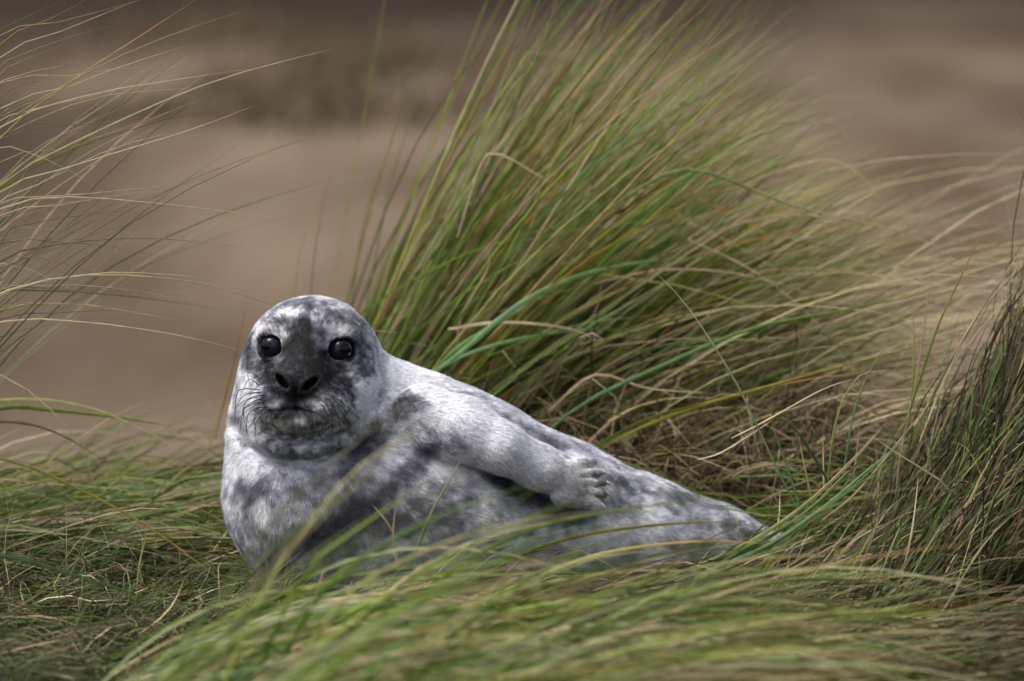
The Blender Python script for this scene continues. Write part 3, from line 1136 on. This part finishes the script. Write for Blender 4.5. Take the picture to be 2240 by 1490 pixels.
# long leaves of the tussock that can be followed singly
for (pp, wd, a, b) in [
        ([(930, 830, .40), (1010, 770, .40), (1130, 670, .42), (1260, 605, .45), (1430, 570, .5), (1600, 560, .55)], .0095, 'blue', 'green'),
        ([(925, 832, .42), (1000, 785, .42), (1120, 745, .44), (1300, 720, .48), (1440, 735, .52)], .0065, 'blue', 'green'),
        ([(940, 820, .43), (1010, 755, .44), (1100, 700, .45), (1230, 620, .46)], .0075, 'green', 'blue'),
        ([(1180, 960, .3), (1280, 880, .3), (1450, 800, .32), (1640, 720, .34), (1840, 680, .36), (2080, 632, .4)], .0065, 'blue', 'lime'),
        ([(1260, 1000, .3), (1480, 905, .3), (1700, 840, .3), (1920, 780, .3), (2140, 725, .3)], .0055, 'lime', 'orange'),
        ([(1290, 985, .3), (1420, 915, .3), (1560, 880, .3), (1700, 850, .3)], .0055, 'green', 'orange'),
        ([(1300, 480, .5), (1420, 400, .5), (1500, 370, .5), (1600, 395, .5), (1720, 445, .5), (1940, 500, .5)], .0065, 'green', 'straw'),
        ([(1000, 520, .5), (1060, 345, .5), (1110, 345, .5), (1180, 385, .5), (1240, 415, .5)], .004, 'straw', 'straw'),
        ([(1500, 640, .6), (1700, 590, .6), (1900, 600, .6), (2100, 635, .6), (2230, 665, .6)], .004, 'tan', 'straw'),
        ([(1450, 560, .6), (1650, 480, .6), (1850, 480, .6), (2030, 530, .6), (2150, 610, .6)], .004, 'tan', 'straw'),
        ([(1500, 520, .6), (1660, 600, .6), (1800, 720, .6), (1900, 860, .6)], .0035, 'straw', 'straw'),
        ([(1550, 330, .7), (1700, 270, .7), (1840, 280, .7), (1860, 340, .7)], .0045, 'tan', 'straw'),
        ([(1580, 420, .7), (1800, 350, .7), (1900, 400, .7), (1945, 470, .7)], .004, 'tan', 'straw'),
        ([(1300, 620, .55), (1450, 590, .55), (1620, 600, .55), (1800, 650, .55)], .004, 'tan', 'straw'),
        ([(1000, 760, .5), (1010, 690, .5), (1070, 580, .5), (1060, 540, .5)], .004, 'tan', 'straw'),
        ([(1150, 800, .5), (1290, 700, .5), (1320, 600, .5)], .004, 'tan', 'straw'),
        ([(980, 720, .45), (1100, 705, .45), (1250, 720, .45), (1330, 760, .45)], .006, 'straw', 'tan'),
        ([(1200, 900, .42), (1300, 820, .42), (1420, 850, .42), (1560, 860, .42)], .005, 'tan', 'straw')]:
    blade(tus, PA(pp), wd, col(a), col(b))
# thin blades at its left edge, standing against the sand
for (pp, a, b) in [([(640, 900, .8), (645, 640, .8), (665, 520, .8), (715, 380, .8)], 'tan', 'orange'), ([(670, 880, .8), (680, 640, .8), (700, 480, .8), (730, 360, .8)], 'tan', 'tan'),
                   ([(740, 900, .9), (790, 520, .9), (850, 330, .9), (900, 180, .9)], 'green', 'green'), 
                   ([(760, 900, .9), (860, 380, .9), (960, 130, .9), (1010, 20, .9)], 'green', 'green'), ([(470, 960, .5), (490, 880, .5), (520, 760, .5), (540, 660, .5)], 'orange', 'tan'),
                   ([(455, 990, .5), (478, 900, .5), (500, 820, .5), (508, 760, .5)], 'lime', 'tan')]:
    blade(tus, PA(pp), .0026, col(a), col(b))

# --- clump leaning in from the left
left = clump('marram_clump', 'thin bladed marram clump reaching in from the left edge', None)
f5 = 750 / 1596
LB = [  # traced in the enlarged upper left corner; (points), depth, width mm, colours
    ([(0, 640), (370, 350), (610, 195), (910, 0)], 0, 4.2, 'deep', 'orange'), ([(0, 600), (300, 400), (560, 260), (830, 150), (1155, 42)], .05, 3, 'tan', 'tan'),
    ([(0, 860), (480, 600), (860, 430), (1150, 330), (1560, 225)], 0, 3.6, 'green', 'straw'), ([(0, 590), (420, 440), (860, 365), (1150, 322)], .03, 2.6, 'straw', 'straw'),
    ([(0, 870), (330, 690), (640, 575), (920, 472)], 0, 3.2, 'deep', 'orange'), ([(0, 890), (280, 790), (640, 680), (900, 600), (1190, 490)], 0, 3.2, 'green', 'straw'),
    ([(0, 970), (300, 920), (480, 925), (900, 965), (1265, 1012)], -.03, 3.4, 'straw', 'straw'), ([(0, 945), (330, 910), (740, 868)], 0, 3, 'tan', 'straw'),
    ([(0, 1020), (300, 945), (560, 900), (820, 868)], .04, 2.4, 'tan', 'tan'), ([(0, 1075), (230, 1068), (450, 1075), (690, 1080)], .0, 2.2, 'tan', 'tan'),
    ([(0, 1215), (250, 1140), (600, 1108), (860, 1120), (1070, 1146)], 0, 3.6, 'green', 'straw'), ([(0, 1130), (250, 1125), (500, 1145), (750, 1195)], .03, 3, 'straw', 'tan'),
    ([(0, 1198), (250, 1215), (420, 1270), (590, 1325)], .05, 2.6, 'straw', 'tan'), ([(0, 1375), (300, 1295), (520, 1268), (750, 1275), (980, 1296)], 0, 3, 'straw', 'straw'),
    ([(0, 1368), (350, 1287), (650, 1285), (1000, 1330), (1200, 1400), (1505, 1497)], -.15, 3, 'straw', 'straw'), ([(0, 1340), (150, 1290), (320, 1235)], 0, 2.2, 'straw', 'tan'),
    ([(0, 1350), (180, 1335), (400, 1330), (700, 1365), (1000, 1430)], 0, 3, 'straw', 'straw'), ([(0, 1445), (170, 1415), (400, 1420), (600, 1450), (820, 1490)], .12, 4, 'lime', 'straw'),
    ([(0, 1430), (300, 1420), (640, 1442)], .05, 2.6, 'green', 'tan'), ([(0, 1485), (300, 1455), (640, 1440)], 0, 2.4, 'tan', 'tan'), ([(0, 690), (160, 720), (320, 790), (480, 900)], -.05, 2.4, 'straw', 'straw'),
    ([(0, 645), (300, 585), (600, 562), (860, 576)], .05, 2.4, 'tan', 'tan'), ([(0, 750), (200, 705), (430, 685), (600, 692)], 0, 2.4, 'straw', 'tan'),
    ([(0, 500), (300, 410), (560, 310), (870, 213)], 0, 2.6, 'green', 'straw'), ([(0, 380), (300, 355), (500, 325), (700, 308)], .05, 2.2, 'tan', 'straw'), ([(0, 385), (160, 330), (330, 300)], 0, 2.4, 'straw', 'straw'),
    ([(0, 560), (350, 470), (650, 390), (980, 312)], .05, 2.4, 'straw', 'tan'), ([(0, 540), (300, 450), (620, 378)], 0, 2.2, 'green', 'tan'), ([(0, 260), (200, 180), (420, 90), (645, 0)], 0, 3, 'green', 'straw'),
    ([(0, 160), (200, 120), (420, 65), (650, 0)], .03, 2.6, 'tan', 'tan'), ([(0, 130), (180, 60), (300, 0)], 0, 3, 'green', 'lime'), ([(0, 200), (150, 130), (400, 0)], 0, 3, 'lime', 'orange'),
    ([(0, 345), (160, 260), (330, 195)], 0, 2.6, 'straw', 'straw'), ([(0, 310), (200, 215), (380, 155), (540, 115)], .06, 2.4, 'tan', 'tan'), ([(0, 450), (200, 370), (350, 280), (495, 180)], 0, 2.6, 'straw', 'tan'),
    ([(0, 540), (250, 350), (420, 240)], 0, 2.4, 'green', 'tan'), ([(0, 1060), (160, 990), (330, 930)], .0, 2.2, 'tan', 'tan'), ([(0, 1000), (250, 960), (420, 930), (740, 880)], 0, 2.8, 'straw', 'straw'),
    ([(0, 840), (250, 640), (450, 560), (690, 430)], 0, 2.4, 'tan', 'tan'), ([(0, 1165), (170, 1115), (340, 1070)], 0, 2.4, 'tan', 'tan'), ([(0, 1110), (120, 1090), (240, 1090)], .1, 2.6, 'tan', 'tan'),
    ([(-40, 1300), (60, 1400), (120, 1490), (150, 1560)], -.1, 2.6, 'straw', 'straw'), ([(0, 1230), (150, 1260), (280, 1320), (385, 1370)], .12, 4, 'tan', 'straw'), ([(0, 640), (120, 580), (300, 500), (520, 440), (880, 410)], 0, 2.8, 'green', 'straw'),
    ([(0, 1250), (200, 1180), (450, 1085), (660, 1030)], .06, 2.6, 'straw', 'tan'), ([(0, 940), (200, 850), (500, 700), (780, 620)], 0, 2.6, 'straw', 'straw'),
    # px 1503 = photo 706
    ([(0, 1500), (400, 1500), (850, 1564), (1128, 1634)], -.13, 2.6, 'straw', 'straw'), ([(0, 1745), (170, 1850), (320, 2000), (430, 2210), (460, 2400)], -.06, 3.4, 'straw', 'straw'),
    ([(0, 1900), (200, 1905), (520, 1940), (800, 1985)], .3, 6, 'green', 'lime'), ([(0, 1960), (250, 2010), (480, 2140)], .25, 5, 'straw', 'tan'),
    ([(100, 1860), (420, 1900), (640, 1990), (800, 2070)], .25, 5, 'lime', 'straw'), ([(0, 2134), (320, 2255), (680, 2447), (1000, 2681), (1110, 2790)], -.12, 3.8, 'green', 'orange'),
    ([(0, 2585), (320, 2670), (700, 2787), (1020, 2870)], -.2, 6, 'deep', 'deep')]


def photo5(pts):
    return [(x * f5, y * f5) for x, y in pts]


for (pts, dp, wd, a, b) in LB:
    pp = photo5(pts)
    (x0, y0), (x1, y1) = pp[0], pp[1]
    sl = (y1 - y0) / max(x1 - x0, 1)
    xb = -420 - RNG.uniform(0, 160)
    yb = 1290
    mid = (x0 - 200, y0 - sl * 200 + 70 + 0.08 * max(0, 900 - y0))
    far_ = (x0 - 380, 0.5 * (mid[1] + yb) + 30)
    if y0 > 850:
        ctrl = [(x0 - 260, y0 - sl * 260 + 60, dp)] + [(x, y, dp) for x, y in pp]
    else:
        ctrl = [(xb, yb, dp), (far_[0], far_[1], dp), (mid[0], mid[1], dp)] + [(x, y, dp) for x, y in pp]
    blade(left, PA(ctrl), wd * mm * 1.45, col(a, 0.75), col(b, 0.85), seg=18)
n = 45
u = RNG.random(n)
base = on_ground(np.full(n, -1.03) + RNG.normal(0, 0.07, n), RNG.uniform(-0.1, 0.5, n))
p_ = centrelines(base, dirs(RNG.normal(0, 25, n), RNG.normal(70, 7, n)), dirs(RNG.normal(0, 12, n), RNG.normal(26, 12, n)), RNG.uniform(0.65, 1.05, n), 10, 1.0, 0.01)
mass('blade_mass', left, p_, RNG.uniform(0.002, 0.0036, n), pick(n, dict(green=3, deep=4, tan=1)), pick(n, dict(straw=1, tan=2, orange=1, green=3)))

# --- clump at the right edge, inner shade painted as dark blade roots
right = clump('marram_clump', 'tangled straw and green marram clump filling the lower right corner', None)
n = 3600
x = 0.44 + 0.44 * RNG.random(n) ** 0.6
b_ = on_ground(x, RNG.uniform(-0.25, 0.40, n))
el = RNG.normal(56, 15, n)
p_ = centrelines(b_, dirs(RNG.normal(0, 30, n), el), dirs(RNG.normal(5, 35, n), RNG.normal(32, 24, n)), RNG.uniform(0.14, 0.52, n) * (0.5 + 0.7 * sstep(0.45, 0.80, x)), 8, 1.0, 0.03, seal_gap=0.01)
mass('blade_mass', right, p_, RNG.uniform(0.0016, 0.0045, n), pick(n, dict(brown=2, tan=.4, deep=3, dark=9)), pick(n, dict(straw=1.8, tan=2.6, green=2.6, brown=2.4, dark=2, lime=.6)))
n = 190
x = 0.48 + 0.36 * RNG.random(n) ** 0.7
b_ = on_ground(x, RNG.uniform(-0.3, 0.2, n))
p_ = centrelines(b_, dirs(RNG.normal(0, 30, n), RNG.normal(58, 12, n)), dirs(RNG.normal(5, 30, n), RNG.normal(38, 20, n)), RNG.uniform(0.25, 0.58, n) * (0.55 + 0.6 * sstep(0.5, 0.8, x)), 9, 1.0, 0.02, seal_gap=0.01)
blade_set(right, p_, RNG.uniform(0.0022, 0.0045, n), pick(n, dict(green=3, tan=3, deep=2, straw=1)), pick(n, dict(straw=3, tan=3, green=2)))
f7 = 640 / 963
RB = [([(560, 680), (620, 500), (680, 320), (750, 170), (830, 0), (860, -60)], .0, 3.4, 'green', 'orange'), ([(540, 880), (560, 720), (615, 460), (650, 200), (675, 0)], 0, 3, 'straw', 'straw'),
      ([(585, 640), (598, 500), (600, 350), (593, 215)], 0, 3, 'lime', 'straw'), ([(365, 830), (400, 620), (440, 500), (500, 400), (578, 333)], .05, 3, 'blue', 'tan'),
      ([(318, 830), (335, 680), (370, 560), (430, 480), (520, 468)], .05, 3.2, 'lime', 'straw'), ([(240, 960), (205, 850), (160, 720), (118, 605)], 0, 3.6, 'blue', 'blue'),
      ([(235, 960), (150, 790), (80, 640), (0, 480), (-150, 250), (-285, 112)], 0, 3.4, 'blue', 'straw'), ([(320, 850), (310, 820), (270, 750), (200, 650), (118, 603)], 0, 3.4, 'deep', 'deep'),
      ([(275, 950), (268, 910), (240, 780), (220, 672)], 0, 3, 'lime', 'straw'), ([(303, 860), (303, 800), (300, 665)], .05, 2.6, 'straw', 'straw'), ([(400, 830), (410, 760), (420, 655)], .1, 2.8, 'tan', 'straw'),
      ([(290, 1500), (360, 1350), (380, 1220), (440, 1080), (480, 960), (500, 800)], -.25, 3.4, 'tan', 'straw'), ([(760, 1260), (750, 1080), (690, 930)], -.1, 2.6, 'tan', 'straw'),
      ([(0, 690), (100, 640), (300, 530), (420, 490)], .0, 2.4, 'straw', 'straw'), ([(-110, 760), (-40, 740), (60, 680), (150, 620)], .1, 2.4, 'straw', 'straw'), ([(700, 1080), (640, 700), (590, 560), (470, 540)], .1, 2.4, 'tan', 'tan'),
      ([(880, 920), (840, 850), (780, 730), (720, 700)], -.05, 2.8, 'tan', 'straw'), ([(580, 1250), (640, 1000), (760, 780), (870, 600), (960, 480)], -.1, 4.2, 'deep', 'green'), ([(600, 1150), (680, 950), (760, 820), (960, 600)], -.1, 4, 'green', 'lime'),
      ([(640, 1130), (760, 780), (900, 400), (960, 230)], 0, 3.2, 'deep', 'blue'), ([(620, 700), (700, 500), (800, 300), (960, 110)], 0, 3, 'straw', 'straw'), ([(600, 650), (660, 560), (770, 350), (960, 60)], .05, 2.8, 'straw', 'straw'),
      ([(590, 720), (680, 520), (820, 330), (955, 180)], .05, 3, 'green', 'straw'), ([(640, 600), (720, 440), (880, 180), (960, 100)], 0, 2.8, 'tan', 'straw'), ([(840, 1230), (880, 1200), (960, 1150)], -.2, 4, 'blue', 'blue'),
      ([(300, 960), (420, 860), (600, 640), (700, 520)], 0, 3, 'straw', 'straw')]
for (pts, dp, wd, a, b) in RB:
    blade(right, PA([(1600 + x * f7, 500 + y * f7, dp) for x, y in pts]), wd * mm * 1.15, col(a), col(b), seg=14)
for k in range(9):   # broad fresh leaves sweeping up beside the tail
    o_ = RNG.normal(0, 14)
    q_ = RNG.normal(0, 9)
    pp = [(1500 - 12 * k, 1270 + q_ + 3 * k, -.10), (1640 + o_, 1205 + q_, -.08), (1770 + o_, 1120 + q_, -.05), (1870 + o_, 1040 + q_ * 2, -.02), (1965 + o_ * 2, 955 + 30 * RNG.normal(), 0)]
    blade(right, PA(pp), RNG.uniform(4, 6.5) * mm, pick(1, dict(green=3, blue=2, lime=1))[0], pick(1, dict(green=3, blue=1, tan=1, straw=1))[0], seg=14)

n = 300
x = RNG.uniform(0.28, 0.56, n)
b_ = on_ground(x, RNG.uniform(-0.12, 0.22, n))
p_ = centrelines(b_, dirs(RNG.normal(0, 30, n), RNG.normal(40, 16, n)), dirs(RNG.normal(0, 30, n), RNG.normal(18, 18, n)), RNG.uniform(0.10, 0.26, n), 7, 1.0, 0.03, seal_gap=0.006)
mass('blade_mass', right, p_, RNG.uniform(0.002, 0.0042, n), pick(n, dict(green=3, tan=2, deep=3, lime=1)), pick(n, dict(straw=2, tan=2, green=2)))

# --- blown clump in front of the seal, out of focus
front = clump('marram_clump', 'blurred green and straw marram sweeping across the belly in front of the seal', None)


def front_blades(n, x0, x1, y0, y1, e0, e1, l0, l1):
    x = RNG.uniform(x0, x1, n)
    b = on_ground(x, RNG.uniform(y0, y1, n))
    d0 = dirs(RNG.normal(0, 14, n), RNG.normal(e0, 9, n))
    d1 = dirs(RNG.normal(6, 10, n), RNG.normal(e1, 9, n))
    return centrelines(b, d0, d1, RNG.uniform(l0, l1, n), 9, 0.8, 0.01, seal_gap=0.012)


PF0 = dict(green=5, lime=2.5, tan=2, blue=1.4, deep=2, straw=1)
PF1 = dict(green=3, lime=2, straw=3, tan=2, orange=1.0)
n = 800
p_ = front_blades(n, -0.56, 0.12, -1.25, -0.62, 35, -15, 0.36, 0.66)
mass('blade_mass', front, p_, RNG.uniform(0.003, 0.006, n), pick(n, PF0), pick(n, PF1))
n = 28
p_ = front_blades(n, -0.58, -0.15, -1.8, -1.2, 58, 26, 0.42, 0.66)
blade_set(front, p_, RNG.uniform(0.004, 0.0065, n), pick(n, dict(green=3, lime=3, blue=1)), pick(n, dict(lime=2, straw=3, green=2)))
n = 44
p_ = front_blades(n, -0.52, -0.05, -1.5, -0.9, 44, -8, 0.45, 0.72)
blade_set(front, p_, RNG.uniform(0.0035, 0.006, n), pick(n, PF0), pick(n, PF1))
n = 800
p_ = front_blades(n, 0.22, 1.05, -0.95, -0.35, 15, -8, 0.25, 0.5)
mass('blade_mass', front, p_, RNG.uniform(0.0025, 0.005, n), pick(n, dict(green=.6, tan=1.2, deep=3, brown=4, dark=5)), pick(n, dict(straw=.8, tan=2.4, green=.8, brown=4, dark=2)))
n = 560
p_ = front_blades(n, -0.22, 0.4, -0.9, -0.34, 14, -8, 0.2, 0.42)
mass('blade_mass', front, p_, RNG.uniform(0.0025, 0.005, n), pick(n, dict(green=3, tan=3, deep=2, brown=2, lime=1)), pick(n, dict(straw=3, tan=3, green=2, brown=1)))
for (pp, wd, a, b) in [
        ([(380, 1780, -1.2), (560, 1330, -1.2), (690, 1130, -1.2), (800, 1010, -1.2), (990, 890, -1.2)], 6, 'lime', 'straw'),
        ([(330, 1800, -1.4), (520, 1380, -1.4), (620, 1200, -1.4), (740, 1060, -1.4)], 5, 'green', 'straw'),
        ([(440, 1780, -1.1), (640, 1300, -1.1), (780, 1160, -1.1), (960, 1040, -1.1)], 8, 'green', 'lime'),
        ([(460, 1780, -1.1), (680, 1330, -1.1), (840, 1190, -1.1), (1010, 1110, -1.1), (1160, 1060, -1.1)], 8, 'green', 'green'), ([(500, 1780, -1.1), (720, 1350, -1.1), (900, 1220, -1.1), (1100, 1150, -1.1), (1300, 1120, -1.1)], 8, 'lime', 'straw'),
        ([(340, 1800, -1.3), (470, 1480, -1.3), (545, 1290, -1.3), (600, 1160, -1.3)], 5, 'green', 'straw'), ([(870, 1240, -.3), (860, 1170, -.3), (868, 1090, -.3)], 4, 'straw', 'straw'),
        ([(862, 1170, -.3), (845, 1140, -.3), (815, 1105, -.3)], 4, 'tan', 'straw'), ([(900, 1230, -.3), (945, 1120, -.3), (990, 1040, -.3), (1010, 1000, -.3)], 5, 'blue', 'straw'),
        ([(690, 1310, -.35), (705, 1260, -.35), (712, 1235, -.35)], 6, 'straw', 'straw'), ([(860, 1420, -.75), (940, 1290, -.75), (1130, 1170, -.75), (1330, 1120, -.75), (1560, 1090, -.75)], 6, 'green', 'lime'), ([(1000, 1290, -.4), (1200, 1190, -.4), (1420, 1150, -.4), (1640, 1140, -.4)], 6, 'green', 'orange'),
        ([(1080, 1300, -.4), (1300, 1215, -.4), (1520, 1185, -.4), (1680, 1190, -.4)], 6, 'lime', 'orange'),         ([(700, 1460, -.75), (800, 1340, -.75), (950, 1225, -.75), (1120, 1160, -.75), (1300, 1130, -.75)], 6, 'straw', 'tan')]:
    blade(front, PA(pp), wd * mm, col(a), col(b), seg=14)

# --- a bitten-off green stalk with a frayed end, lying in front of the chest
stalk = clump('grass_stalk', 'thick bright green cut stalk with frayed end below the chest', None, 'grass stalk')
v, f = tube(spline(PA([(405, 1402, -.30), (500, 1362, -.28), (580, 1320, -.25), (622, 1300, -.235)]), 10), np.linspace(4.2, 3.6, 10) * mm, 8)
link('stem', mesh_from('stem', v, f, M_LEAF, np.tile(col('lime'), (len(v), 1))), stalk)
for tp in [[(620, 1300), (640, 1270), (668, 1247)], [(620, 1302), (632, 1280), (640, 1258)], [(618, 1303), (650, 1300), (680, 1312)], [(620, 1302), (650, 1303), (690, 1318)], [(618, 1300), (625, 1276), (632, 1262)]]:
    blade(stalk, PA([(x, y, -.235) for x, y in tp]), 2.2 * mm, col('lime'), col('straw'), seg=8, name='frayed_strip')

# ------------------------------------------------------------------ matted grass on the ground
def lying(n, x0, x1, y0, y1, lmin, lmax, az, azs, zmax, c0, c1, w0, w1, name, label, el=6, els=9, mat=None):
    x = RNG.uniform(x0, x1, n)
    y = RNG.uniform(y0, y1, n)
    keep = (seal_sdf(np.stack([x, y, np.full(n, 0.05)], -1)) > 0.0)
    keep &= RNG.random(n) > sstep(0.05, 0.12, 0.29 * np.exp(-(((x - 0.80) / 0.22) ** 2 + ((y - 0.22) / 0.36) ** 2)))
    x, y = x[keep], y[keep]
    m = len(x)
    b = on_ground(x, y)
    b[:, 2] += RNG.uniform(0, zmax, m)
    a0 = RNG.normal(az, azs, m)
    p = centrelines(b, dirs(a0, RNG.normal(el, els, m)), dirs(a0 + RNG.normal(0, azs * 0.5, m), RNG.normal(-el, els, m)), RNG.uniform(lmin, lmax, m), 6, 1.0, 0.05, seal_gap=0.005)
    V, F, TI = ribbons(p, RNG.uniform(w0, w1, m), pick(m, c0), pick(m, c1))
    o = link(name, mesh_from(name, V, F, mat or M_LITTER, TI))
    return tag(o, label, 'grass', kind='stuff')


lying(8000, -1.15, -0.22, -0.75, 0.35, 0.04, 0.22, 0, 80, 0.03, dict(brown=2, tan=1.4, straw=0.7, deep=5, dark=6, green=2), dict(tan=1.8, straw=1.5, brown=2, deep=4, dark=4, green=2), 0.001, 0.0024,
      'grass_litter', 'tangled dry grass litter on the ground left of the seal', 8, 16)
lying(3000, -1.3, -0.25, 0.1, 0.95, 0.15, 0.42, 5, 22, 0.05, dict(green=4, tan=2, lime=1.5, straw=1, deep=4, brown=1), dict(straw=1.6, tan=3, green=3, lime=1), 0.002, 0.0045,
      'flattened_grass', 'flattened straw and green grass on the hummock behind the chest', 7, 8, M_LEAF)
lying(4200, 0.05, 1.3, 0.22, 1.3, 0.15, 0.45, 178, 20, 0.05, dict(green=4, lime=2, tan=2, deep=2), dict(straw=2, tan=2, green=3, lime=2), 0.002, 0.0042,
      'flattened_grass', 'flattened green grass between the tail and the right hand clump', 7, 8, M_LEAF)
lying(7000, -0.35, 1.15, -0.85, 0.15, 0.08, 0.35, 8, 30, 0.03, dict(brown=4, tan=1.5, green=1.5, deep=3, dark=3), dict(tan=2.4, straw=1.2, brown=3, green=1, dark=1), 0.0015, 0.0035,
      'grass_litter', 'brown and green matted grass along the bottom in front of the seal', 8, 12)

# upright stubble among the litter
n = 160
x = RNG.uniform(-0.8, -0.25, n)
b_ = on_ground(x, RNG.uniform(-0.4, 0.5, n))
p_ = centrelines(b_, dirs(RNG.uniform(0, 360, n), RNG.normal(62, 18, n)), dirs(RNG.uniform(0, 360, n), RNG.normal(40, 28, n)), RNG.uniform(0.04, 0.2, n), 6, 1.0, 0.04, seal_gap=0.006)
V, F, TI = ribbons(p_, RNG.uniform(0.001, 0.0026, n), pick(n, dict(lime=1, tan=2, green=1)), pick(n, dict(straw=2, tan=2)))
tag(link('grass_stubble', mesh_from('grass_stubble', V, F, M_LEAF, TI)), 'short upright grass stubble poking out of the litter at left', 'grass', kind='stuff')

# ------------------------------------------------------------------ far weed patches on the sand
def weed(cx, cy, rx, ry, n, label, c0):
    e = link('weed_patch', None)
    tag(e, label, 'weed patch', 'weed patches on the far sand')
    r = np.sqrt(RNG.random(n))
    an = RNG.uniform(0, 6.28, n)
    b = on_ground(cx + rx * r * np.cos(an), cy + ry * r * np.sin(an))
    p = centrelines(b, dirs(RNG.uniform(0, 360, n), RNG.normal(55, 20, n)), dirs(RNG.normal(0, 40, n), RNG.normal(10, 20, n)), RNG.uniform(0.05, 0.16, n), 4)
    o = mass('foliage', e, p, RNG.uniform(0.008, 0.02, n), pick(n, c0), pick(n, c0))


def gpx(px, py):
    d = FWD + UP * (-(py - 745.0) * S) + np.array([1.0, 0, 0]) * ((px - 1120.0) * S)
    t = -CAM[2] / d[2]
    return CAM + d * t


for (px, py, rx, ry, n, lb) in [(790, 115, .30, 1.1, 420, 'dark olive weed patch on the far sand left of the tussock top'), (640, 165, .40, 1.1, 160, 'brown weed streak on the far sand beyond the long blade tip'),
                                (690, 245, .75, .7, 420, 'long olive weed streak across the sand midway up the picture'), (470, 62, .6, 1.4, 400, 'dark weed patch on the far sand near the top')]:
    g = gpx(px, py)
    weed(g[0], g[1], rx, ry, n, lb, dict(brown=5, tan=1))
